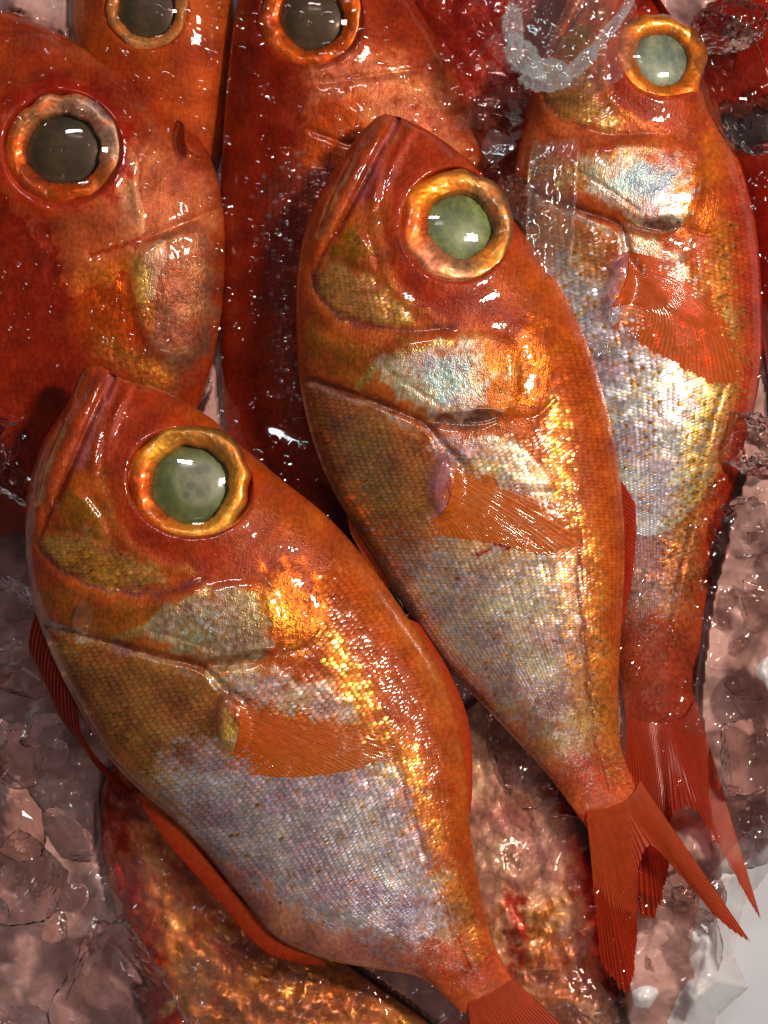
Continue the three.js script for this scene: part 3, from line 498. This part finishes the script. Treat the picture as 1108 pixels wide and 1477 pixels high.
addFin(fishRight, 'tail_fin', { rays: 46, root: [[1004, 1010], [984, 1036], [946, 1044], [904, 1034]], tip: [[1101, 1336], [1072, 1286], [1036, 1220], [1000, 1170], [972, 1176], [966, 1250], [940, 1330], [896, 1306]], ...finRed, clear: 0.42, ridge: 0.5, jag: 0.02, ragged: 0.035, y: (px, py, a, b) => 0.0510 + (0.020 - 0.012 * a) * b + 0.0011 * Math.sin(a * 10 + b * 2) * b });

// ------------------------------------------------------------------ fish lying deeper, under the meltwater
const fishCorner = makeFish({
  seed: 61, H: 80, nu: 300, nt: 130, tw: 900, th: 600, plates: false, levels: [[0, 0.042], [1, 0.042]], base: [166, 72, 28], rows: 44, wobble: 1.0,
  back: [[286, 196], [250, 168], [190, 124], [100, 56], [0, 14], [-100, 6], [-200, 60], [-300, 200], [-330, 330]],
  belly: [[286, 196], [306, 232], [322, 300], [324, 400], [312, 500], [280, 600], [200, 700], [60, 760], [-120, 760], [-250, 700]],
  relief: [{ poly: ring(88, 214, 112, 108), blur: 14, amp: 8 }, { poly: ring(90, 214, 80, 75), blur: 5, amp: -44 }, { line: [[-10, 44], [60, 48], [120, 76], [205, 138]], w: 6, blur: 3, amp: -6 }, { line: [[262, 170], [256, 200], [262, 222]], w: 10, blur: 3, amp: -26 }, { poly: [[268, 172], [300, 200], [298, 228], [268, 214]], blur: 4, amp: 9 }, { line: [[205, 110], [230, 160], [196, 250], [200, 310]], w: 10, blur: 6, amp: 6 }, { line: [[130, 370], [190, 350], [250, 330], [320, 300]], w: 8, blur: 4, amp: -5 }, { poly: [[200, 370], [300, 330], [318, 420], [290, 520], [215, 500]], blur: 6, amp: 6 }, { line: [[0, 280], [40, 300], [70, 340], [75, 400]], w: 12, blur: 12, amp: -6 }],
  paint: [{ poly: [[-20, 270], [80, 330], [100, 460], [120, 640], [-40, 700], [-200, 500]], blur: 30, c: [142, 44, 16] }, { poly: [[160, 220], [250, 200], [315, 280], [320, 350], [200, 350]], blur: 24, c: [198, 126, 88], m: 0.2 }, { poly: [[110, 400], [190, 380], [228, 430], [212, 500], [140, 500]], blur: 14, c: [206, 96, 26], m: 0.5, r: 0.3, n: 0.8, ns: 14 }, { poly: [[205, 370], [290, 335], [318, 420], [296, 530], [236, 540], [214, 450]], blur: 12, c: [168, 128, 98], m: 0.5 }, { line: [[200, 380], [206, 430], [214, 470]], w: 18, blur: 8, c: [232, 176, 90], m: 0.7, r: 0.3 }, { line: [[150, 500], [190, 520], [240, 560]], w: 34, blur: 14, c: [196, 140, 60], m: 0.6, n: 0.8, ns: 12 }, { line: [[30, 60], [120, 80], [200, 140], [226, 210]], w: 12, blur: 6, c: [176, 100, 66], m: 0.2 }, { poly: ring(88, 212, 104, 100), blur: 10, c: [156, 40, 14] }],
});
tag(fishCorner.root, 'red fish lying under clear water with dark pupil in a cream and orange iris', 'fish', 'fish lying deeper under the meltwater');
addEye(fishCorner, { at: [90, 214], R: 84, pupil: 55, iris: irisC, pupilMap: pupilC, up: -4, sz: 0.92, lean: 0.3 });

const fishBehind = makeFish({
  seed: 71, H: 80, nu: 300, nt: 130, tw: 900, th: 600, levels: [[0, 0.040], [1, 0.036]], base: [156, 62, 24], rows: 46, wobble: 0.9,
  back: [[470, -150], [400, -110], [345, 0], [326, 130], [318, 280], [316, 430], [322, 580], [345, 720], [390, 840]],
  belly: [[470, -150], [540, -90], [596, 0], [650, 90], [690, 200], [702, 320], [680, 440], [620, 580], [540, 720], [470, 840]],
  relief: [{ poly: ring(448, 26, 96, 92), blur: 12, amp: 6 }, { poly: ring(450, 24, 68, 68), blur: 5, amp: -40 }, { line: [[460, 120], [540, 110], [620, 100]], w: 6, blur: 4, amp: -5 }, { line: [[450, 190], [520, 210], [600, 180]], w: 5, blur: 4, amp: -4 }],
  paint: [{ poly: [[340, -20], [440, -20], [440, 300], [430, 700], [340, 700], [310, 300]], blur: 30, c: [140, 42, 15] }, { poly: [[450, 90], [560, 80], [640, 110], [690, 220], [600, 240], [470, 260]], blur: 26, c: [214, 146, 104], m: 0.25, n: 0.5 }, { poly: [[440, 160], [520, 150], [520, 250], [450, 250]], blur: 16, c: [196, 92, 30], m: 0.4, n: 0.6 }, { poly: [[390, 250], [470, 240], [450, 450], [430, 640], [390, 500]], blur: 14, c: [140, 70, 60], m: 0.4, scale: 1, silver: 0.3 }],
});
tag(fishBehind.root, 'dark red fish under water, its eye crossed by a clear ice edge', 'fish', 'fish lying deeper under the meltwater');
addEye(fishBehind, { at: [450, 24], R: 72, pupil: 46, iris: irisD, pupilMap: pupilC, up: -4, lean: 0.2 });

const fishTop = makeFish({
  seed: 81, H: 62, nu: 160, nt: 90, tw: 500, th: 400, plates: false, levels: [[0, 0.030], [1, 0.026]], base: [184, 96, 34], rough: 0.5, metal: 0.15, dots: 0.1,
  back: [[230, -150], [160, -120], [112, -40], [108, 60], [140, 160], [190, 240], [230, 330]],
  belly: [[230, -150], [300, -110], [334, -20], [336, 80], [326, 180], [306, 260], [270, 330]],
  relief: [{ poly: ring(212, 12, 54, 54), blur: 5, amp: -34 }],
  paint: [{ poly: [[120, 60], [320, 60], [320, 240], [200, 240]], blur: 30, c: [176, 82, 28] }],
});
tag(fishTop.root, 'brown orange fish deep under water with cream rimmed olive eye', 'fish', 'fish lying deeper under the meltwater');
addEye(fishTop, { at: [212, 12], R: 58, pupil: 42, iris: irisE, pupilMap: pupilC, up: -4, lean: 0.2, metal: 0.2 });

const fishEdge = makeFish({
  seed: 91, H: 66, nu: 160, nt: 90, tw: 500, th: 400, plates: false, levels: [[0, 0.030], [1, 0.030]], base: [150, 34, 14], dots: 0.1,
  back: [[1120, -60], [1060, -10], [1030, 80], [1036, 190], [1062, 300], [1086, 420], [1110, 560], [1124, 700]],
  belly: [[1120, -60], [1190, -30], [1240, 60], [1260, 200], [1250, 340], [1220, 480], [1190, 600], [1170, 700]],
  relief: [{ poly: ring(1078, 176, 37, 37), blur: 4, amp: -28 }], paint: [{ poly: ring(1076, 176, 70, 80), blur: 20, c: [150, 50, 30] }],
});
tag(fishEdge.root, 'dark red fish half hidden behind the clear curved ice shell', 'fish', 'fish lying deeper under the meltwater');
addEye(fishEdge, { at: [1078, 176], R: 40, pupil: 26, iris: irisTexture(23, [[96, 50, 40], [80, 44, 50], [90, 46, 40]], [70, 30, 26], [60, 60, 66]), pupilMap: pupilTexture(25, [30, 36, 44], [46, 54, 60], 0.1, false), up: -4, metal: 0.1, lean: 0.2 });

const fishGold = makeFish({
  seed: 101, H: 64, nu: 280, nt: 150, tw: 800, th: 500, plates: false, levels: [[0, 0.038], [1, 0.042]], base: [240, 172, 108], metal: 0.1, rough: 0.3, wobble: 13, dots: 0,
  back: [[176, 1090], [150, 1130], [146, 1200], [160, 1290], [190, 1390], [220, 1470], [250, 1560], [300, 1660]],
  belly: [[176, 1090], [230, 1120], [330, 1230], [430, 1340], [540, 1420], [640, 1500], [660, 1580], [560, 1660]],
  relief: [], paint: [{ line: [[160, 1110], [152, 1200], [180, 1320], [220, 1440], [250, 1540]], w: 70, blur: 18, c: [168, 44, 18], m: 0.05 }, { poly: [[240, 1380], [420, 1360], [560, 1440], [500, 1500], [300, 1500]], blur: 30, warp: 40, c: [236, 172, 84], m: 0.6, r: 0.26, n: 0.7, ns: 30 }, { poly: [[260, 1180], [340, 1260], [420, 1350], [340, 1360], [260, 1280]], blur: 24, warp: 30, c: [228, 136, 78], m: 0.15, n: 0.8 }],
});
tag(fishGold.root, 'golden flanked fish with red back seen through wet ice below the left fish', 'fish', 'fish lying deeper under the meltwater');

const fishPale = makeFish({
  seed: 111, H: 56, nu: 240, nt: 120, tw: 700, th: 500, plates: false, levels: [[0, 0.038], [1, 0.040]], base: [236, 208, 180], metal: 0.1, rough: 0.3, wobble: 13, dots: 0,
  back: [[690, 1010], [742, 1050], [800, 1120], [842, 1210], [872, 1320], [890, 1420], [900, 1540], [900, 1640]],
  belly: [[690, 1010], [660, 1040], [648, 1120], [656, 1220], [676, 1330], [700, 1430], [730, 1540], [780, 1640]],
  relief: [], paint: [{ poly: [[720, 1330], [800, 1300], [850, 1420], [800, 1477], [740, 1460]], blur: 30, warp: 40, c: [226, 166, 98], m: 0.4, n: 0.7 }, { line: [[800, 1120], [846, 1220], [872, 1330], [884, 1420]], w: 40, blur: 14, c: [168, 52, 30] }, { line: [[740, 1290], [750, 1350], [738, 1420]], w: 22, blur: 7, c: [190, 80, 60], n: 0.8 }],
});
const fishGap = makeFish({
  seed: 121, H: 44, nu: 200, nt: 90, tw: 500, th: 400, plates: false, levels: [[0, 0.022], [1, 0.022]], base: [150, 44, 26], dots: 0.1, wobble: 4, rough: 0.3,
  back: [[720, -180], [640, -120], [590, 0], [600, 120], [640, 260], [690, 400], [730, 520]],
  belly: [[720, -180], [800, -120], [850, 0], [840, 120], [810, 260], [780, 400], [750, 520]],
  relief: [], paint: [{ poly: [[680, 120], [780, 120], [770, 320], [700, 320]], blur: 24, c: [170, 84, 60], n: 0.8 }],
});
tag(fishGap.root, 'red fish deep in the gap between the middle and right fish heads', 'fish', 'fish lying deeper under the meltwater');
tag(fishPale.root, 'pale tan fish seen through wet ice between the two tails', 'fish', 'fish lying deeper under the meltwater');

// ------------------------------------------------------------------ tray, ice, meltwater
const tray = addMesh('tray_floor', new THREE.BoxGeometry(1.2, 0.012, 1.2), new THREE.MeshStandardMaterial({ color: lin([190, 190, 200]), roughness: 0.6 }), scene);
tray.position.y = -0.006; tray.userData.kind = 'structure';
// how far a pixel lies inside the heap of ice: the heap ends at the lower right
const EDGE = [[1240, 1196], [1110, 1256], [1072, 1306], [1058, 1376], [1080, 1424], [1034, 1466], [1016, 1510], [1000, 1620]];
function inside(px, py) { let best = 1e9, sgn = 1; for (let i = 1; i < EDGE.length; i++) { const [ax, ay] = EDGE[i - 1], [bx, by] = EDGE[i], ex = bx - ax, ey = by - ay, f = clamp(((px - ax) * ex + (py - ay) * ey) / (ex * ex + ey * ey), 0, 1), dx = px - ax - ex * f, dy = py - ay - ey * f, d = dx * dx + dy * dy; if (d < best) { best = d; sgn = ex * (py - ay) - ey * (px - ax) > 0 ? 1 : -1; } } return sgn * Math.sqrt(best); }
function sheet(x0, y0, x1, y1, step, fn, colour) {
  const nx = Math.round((x1 - x0) / step), ny = Math.round((y1 - y0) / step), pos = [], col = [], idx = [];
  for (let j = 0; j <= ny; j++) for (let i = 0; i <= nx; i++) { const px = x0 + (x1 - x0) * i / nx, py = y0 + (y1 - y0) * j / ny, y = fn(px, py), p = W(px, py, Math.max(y, -0.01)); pos.push(p.x, y, p.z); if (colour) col.push(...colour(px, py, y)); }
  for (let j = 0; j < ny; j++) for (let i = 0; i < nx; i++) { const a = j * (nx + 1) + i; idx.push(a, a + nx + 1, a + 1, a + 1, a + nx + 1, a + nx + 2); }
  const g = new THREE.BufferGeometry(); g.setAttribute('position', new THREE.Float32BufferAttribute(pos, 3)); if (colour) g.setAttribute('color', new THREE.Float32BufferAttribute(col, 3)); g.setIndex(idx); g.computeVertexNormals(); return g;
}
{ const b = new Float32Array(under.length).map((_, i) => Math.min(under[i], 0.09)); blur(b, GW, GH, 14); for (let i = 0; i < b.length; i++) under[i] = Math.min(under[i], b[i]); }
const free = (px, py) => { const x = Math.round((px - GX) / GS), y = Math.round((py - GY) / GS); return x < 0 || y < 0 || x >= GW || y >= GH ? 9 : under[y * GW + x]; };
const bedY = (px, py) => {
  const e = inside(px, py);
    const left = smoothstep(px, 260, 40) * smoothstep(py, 540, 660), right = smoothstep(px, 840, 960) * smoothstep(py, 620, 760), deep = smoothstep(px, 560, 640) * (1 - smoothstep(px, 780, 820)) * (1 - smoothstep(py, 200, 320));
  let y = 0.034 + 0.020 * left + 0.010 * right - 0.02 * deep;
  y += 0.012 * n2(px / 130, py / 130) + 0.004 * fbm(px / 60, py / 60, 3);
  y -= 0.016 * smoothstep(px, 860, 900) * smoothstep(py, 960, 1010) * (1 - smoothstep(py, 1300, 1400)) * (1 - smoothstep(px, 1085, 1110));
  y *= smoothstep(e, -2, 40);
  return Math.min(y, free(px, py) - 0.002) - (e < -1 ? 0.01 : 0);
};
const cA = lin([220, 212, 213]), cB = lin([188, 176, 178]), cT = new THREE.Color();
const bed = addMesh('crushed_ice', sheet(-50, -50, 1160, 1530, 3, bedY, (px, py) => {
  cT.copy(cA).lerp(cB, clamp(0.45 + 1.3 * fbm(px / 70, py / 70, 4), 0, 1));
  return [cT.r, cT.g, cT.b];
}), new THREE.MeshPhysicalMaterial({ vertexColors: true, color: 0xffffff, roughness: 0.35, clearcoat: 1, clearcoatRoughness: 0.05, ior: 1.31 }), scene);
tag(bed, 'pinkish crushed ice packed in the tray below the fish', 'ice', null, 'stuff');

// beads and small bubbles standing on the water film, in loose clusters
const beads = (px, py) => {
  let h = 0; const i0 = Math.floor(px / 20), j0 = Math.floor(py / 20);
  for (let j = j0 - 1; j <= j0 + 1; j++) for (let i = i0 - 1; i <= i0 + 1; i++) {
    if (hash(i, j, 51) > 0.2 + 0.65 * smoothstep(n2(i / 4.5 + 4, j / 4.5), 0.1, 0.8)) continue;
    const r = 6 + 9 * hash(i, j, 52) ** 2, d = Math.hypot(px - (i + hash(i, j, 53)) * 20, py - (j + hash(i, j, 54)) * 20) / r;
    if (d < 1) h = Math.max(h, r * 0.24 * (1 - d * d) ** 1.5);
  }
  return h * MM;
};
const waterY = (px, py) => {
  const e = inside(px, py);
  let y = 0.066 + 0.0005 * fbm(px / 120, py / 120, 2) + beads(px, py);
  const left = smoothstep(px, 300, 60) * smoothstep(py, 560, 700); y += 0.006 * left;
  return e > 62 ? y - 0.004 * (1 - smoothstep(e, 62, 130)) : Math.min(y, bedY(px, py) - 0.004);
};
const water = addMesh('meltwater', sheet(-50, -50, 1160, 1530, 2.3, waterY), new THREE.MeshPhysicalMaterial({ color: lin([240, 214, 208]), transmission: 1, thickness: 0, roughness: 0.03, ior: 1.33 }), scene);
water.userData.kind = 'structure';

// ------------------------------------------------------------------ separate pieces of ice
const iceMat = new THREE.MeshPhysicalMaterial({ color: lin([252, 250, 250]), transmission: 1, thickness: 0.01, roughness: 0.02, ior: 1.31 });
const iceThin = new THREE.MeshPhysicalMaterial({ color: lin([252, 252, 253]), transmission: 0.985, thickness: 0, roughness: 0.025, ior: 1.36, name: 'thin clear ice' });
iceMat.name = 'clear ice';
function iceChunk(name, label, px, py, y, rx, ry, rz, turn, seed, opt = {}) {
  reseed(seed * 977 + 5);
  const g = new THREE.IcosahedronGeometry(1, opt.detail ?? 16), p = g.attributes.position, planes = [], v = new THREE.Vector3();
  if (opt.box) for (const k of [[1, 0, 0, 0.8], [-1, 0, 0.06, 0.74], [0.05, 0, 1, 0.9], [0, 0.1, -1, 0.88], [0, 1, 0.05, 0.6], [0, -1, 0, 0.6]]) planes.push([new THREE.Vector3(k[0], k[1], k[2]).normalize(), k[3]]);
  for (let i = 0; i < (opt.planes ?? 11); i++) { const n = new THREE.Vector3(rnd() * 2 - 1, rnd() * 2 - 1, rnd() * 2 - 1).normalize(); planes.push([n, (opt.d0 ?? 0.6) + 0.36 * rnd()]); }
  for (let i = 0; i < p.count; i++) {
    v.fromBufferAttribute(p, i).normalize();
    const sh = opt.sharp ?? 34; let s = Math.exp(-sh * 1.12);
    for (const [n, d] of planes) { const c = v.dot(n); if (c > 0.05) s += Math.exp(-sh * d / c); }
    let r = -Math.log(s) / sh + (opt.rough ?? 0.05) * (n3(v.x * 3 + seed, v.y * 3, v.z * 3) + 0.5 * n3(v.x * 8 + seed, v.y * 8, v.z * 8)) + (opt.fine ?? 0.012) * n3(v.x * 20, v.y * 20 + seed, v.z * 20);
    v.multiplyScalar(r); p.setXYZ(i, v.x * rx * MM, v.y * ry * MM, v.z * rz * MM);
  }
  g.deleteAttribute('normal'); g.deleteAttribute('uv');
  const key = new Map(), pos = [], idx = [];
  for (let i = 0; i < p.count; i++) { const k = [0, 1, 2].map((c) => Math.round(p.getComponent(i, c) * 1e7)).join(); if (!key.has(k)) { key.set(k, pos.length / 3); pos.push(p.getX(i), p.getY(i), p.getZ(i)); } idx.push(key.get(k)); }
  const h = new THREE.BufferGeometry(); h.setAttribute('position', new THREE.Float32BufferAttribute(pos, 3)); h.setIndex(idx); h.computeVertexNormals();
  const m = addMesh(name, h, opt.mat ?? iceMat, scene);
  m.position.copy(W(px, py, y)); m.rotation.y = turn;
  if (opt.tip) m.rotation.x = opt.tip;
  return tag(m, label, 'ice', opt.group);
}
const frost = new THREE.MeshPhysicalMaterial({ color: lin([246, 248, 250]), transmission: 0.92, thickness: 0, roughness: 0.06, ior: 1.31, name: 'frosty ice' });
const lump = iceChunk('ice_lump', 'large clear ice lump with frosty white rim over the right fish snout', 812, 24, 0.096, 98, 34, 106, 0.3, 1, { mat: iceThin, planes: 13, rough: 0.05, fine: 0.02, detail: 26, sharp: 70 });
for (const [px, py, rx, rz, turn, sd] of [[754, 82, 44, 22, -0.85, 61], [792, 108, 36, 20, 0.1, 62], [838, 92, 34, 12, 0.72, 63], [876, 50, 40, 8, 0.9, 64], [738, 40, 14, 34, 0.1, 65], [908, 4, 30, 6, 1.05, 66]]) {   // cloudy white crust along its lower side
  const c = iceChunk('frost_rim', '', px, py, 0.101, rx, 10, rz, turn, sd, { mat: frost, planes: 9, rough: 0.18, fine: 0.05, detail: 18, sharp: 60 });
  c.name = 'frost_rim'; c.userData = {}; lump.attach(c);
}
iceChunk('ice_sliver', 'flat rectangular clear ice sliver lying on the right fish belly', 794, 298, 0.0885, 42, 16, 108, -0.06, 2, { mat: iceThin, box: true, planes: 8, d0: 0.55, rough: 0.08, fine: 0.03, detail: 24, sharp: 80 });
iceChunk('ice_lump', 'small crumpled ice lump between the middle fish eye and the ice sliver', 748, 285, 0.080, 26, 20, 40, 0.3, 12, { rough: 0.1 });
iceChunk('ice_pebble', 'small round ice pebble under the right fish pectoral fin', 892, 492, 0.0885, 34, 12, 22, 0.2, 3, { mat: iceThin, sharp: 14, rough: 0.1 });
iceChunk('ice_shell', 'thin clear curved ice piece behind the right fish forehead', 1062, 112, 0.072, 50, 22, 104, 0.35, 14, { planes: 8, rough: 0.03, detail: 20 });
iceChunk('ice_lump', 'dark clear ice lump in the gap behind the right fish head', 1050, 40, 0.066, 60, 26, 40, 0.2, 15, { rough: 0.06 });
iceChunk('ice_lump', 'clear ice lump wedged beside the pale flank of the right fish', 1082, 640, 0.076, 44, 34, 52, 0.4, 4);
iceChunk('ice_lump', 'clear ice lump below the wedged lump beside the right fish', 1076, 768, 0.066, 52, 34, 46, 0.9, 5);
iceChunk('ice_drop', 'small clear ice drop stuck to the left fish cheek', 122, 890, 0.1085, 16, 8, 24, 0.3, 16, { mat: iceThin, sharp: 14 });
const shardMat = [[250, 240, 238], [252, 246, 246], [246, 234, 230]].map((c) => new THREE.MeshPhysicalMaterial({ color: lin(c), transmission: 1, thickness: 0.01, roughness: 0.02, ior: 1.31, name: 'clear ice' }));
function heap(n, seed, region, y0, y1, smin, smax, label, group, gap = 0.6, thin = 0.25) {
  reseed(seed); const spots = [];
  for (let tries = 0; spots.length < n && tries < 6000; tries++) { const px = lerp(region[0], region[2], rnd()), py = lerp(region[1], region[3], rnd()), r = lerp(smin, smax, rnd() ** 1.5), y = lerp(y0, y1, rnd()), q = [rnd(), rnd(), rnd(), rnd(), rnd()]; if (region[4](px, py) && spots.every((s) => Math.hypot(s[0] - px, s[1] - py) > (s[2] + r) * gap)) spots.push([px, py, r, y, ...q]); }
  spots.forEach(([px, py, r, y, a, b, c, d, e], i) => iceChunk('ice_shard', label, px, py, y, r * (0.9 + 0.8 * a), r * (0.16 + 0.2 * b), r * (0.7 + 0.5 * c), d * 6, seed + i, { mat: e < thin ? iceThin : shardMat[Math.floor(e * 3)], d0: 0.42, planes: 7 + Math.floor(4 * b), rough: 0.03, fine: 0.008, sharp: 80, group, detail: 13, tip: (a - 0.5) * 0.7 }));
}
heap(30, 300, [-30, 590, 210, 1500, (x, y) => x < 10 + Math.max(0, (y - 900) * 0.36)], 0.060, 0.073, 24, 120, 'clear angular ice shard in the heap beside the left fish belly', 'ice shards beside the left fish', 0.62);
heap(26, 500, [900, 640, 1130, 1480, (x, y) => x > 1030 - Math.max(0, y - 1180) * 0.5 && inside(x, y) > 48], 0.050, 0.066, 24, 66, 'clear angular ice shard in the heap round the right fish tail', 'ice shards round the right fish tail', 0.62);
heap(12, 700, [610, 0, 790, 330, (x, y) => x > 660 + y * 0.18 && x < 780 && y > 100], 0.05, 0.074, 16, 40, 'small clear ice shard in the gap between the middle and right fish heads', 'ice shards between the fish heads', 0.55);
heap(5, 900, [640, 1040, 860, 1490, (x, y) => x > 700 + (y - 1040) * 0.1 && x < 760 + (y - 1040) * 0.25], 0.052, 0.066, 24, 60, 'clear ice shard between the two fish tails', 'ice shards between the tails', 0.6);

heap(9, 1300, [190, 1240, 520, 1490, (x, y) => y > 1215 + (x - 200) * 0.8], 0.060, 0.066, 40, 90, 'clear flat ice piece over the golden fish', 'ice pieces over the golden fish', 0.5, 1);
heap(8, 1500, [640, 1060, 860, 1490, (x, y) => x > 690 + (y - 1040) * 0.1 && x < 780 + (y - 1040) * 0.2], 0.060, 0.066, 36, 80, 'clear flat ice piece over the pale fish between the tails', 'ice pieces over the pale fish', 0.5, 1);

// fine broken ice between the larger pieces
{
  reseed(4242); const parts = [];
  const zones = [[260, (x, y) => y > 600 && x < 14 + Math.max(0, (y - 880) * 0.34), 0.058, 0.074, [-20, 200]], [200, (x, y) => y > 640 && x > 1040 - Math.max(0, y - 1180) * 0.6 && inside(x, y) > 44, 0.048, 0.068, [880, 1125]], [110, (x, y) => y > 1050 && x > 690 + (y - 1040) * 0.12 && x < 770 + (y - 1040) * 0.22, 0.056, 0.067, [660, 880]], [70, (x, y) => y < 330 && x > 655 + y * 0.2 && x < 775, 0.05, 0.072, [640, 790]], [60, (x, y) => y > 1225 + (x - 190) * 0.8, 0.06, 0.067, [150, 520]]];
  for (const [n, ok, y0, y1, [xa, xb]] of zones) for (let k = 0, tries = 0; k < n && tries < 9000; tries++) {
    const px = lerp(xa, xb, rnd()), py = lerp(-10, 1490, rnd()); if (!ok(px, py)) continue;
    k++;
    const r = (3 + 13 * rnd() ** 2.2) * MM, pts = []; for (let i = 0; i < 9; i++) pts.push(new THREE.Vector3((rnd() - 0.5) * 2.4 * r, (rnd() - 0.5) * 0.9 * r, (rnd() - 0.5) * 1.5 * r));
    const g = new ConvexGeometry(pts); g.rotateX((rnd() - 0.5) * 1.2); g.rotateY(rnd() * 6.3); const p = W(px, py, lerp(y0, y1, rnd())); g.translate(p.x, p.y, p.z); parts.push(g);
  }
  tag(addMesh('ice_chips', mergeGeometries(parts), iceThin, scene), 'fine broken ice chips strewn between the larger ice pieces', 'ice', null, 'stuff');
}

// ------------------------------------------------------------------ lamps over the stall
for (const [name, p, aim, w, h, I, c, label] of LAMPS) {
  const g = new THREE.Group(); g.name = numbered(name); g.position.set(...p); g.up.set(0, 0, 1); g.lookAt(...aim); scene.add(g);
  tag(g, label, 'lamp');
  const house = addMesh('housing', new THREE.BoxGeometry(w + 0.03, h + 0.03, 0.04), new THREE.MeshStandardMaterial({ color: 0x555555, roughness: 0.6 }), g); house.position.z = -0.024;
  addMesh('light_panel', new THREE.BoxGeometry(w, h, 0.004), new THREE.MeshStandardMaterial({ color: 0xffffff, emissive: new THREE.Color(...c), emissiveIntensity: 1 }), g);
  const L = new THREE.RectAreaLight(new THREE.Color(...c), I, w, h); L.position.z = 0.006; L.rotation.y = PI; L.name = 'lamp_light'; g.add(L);
}
renderer.render(scene, camera);
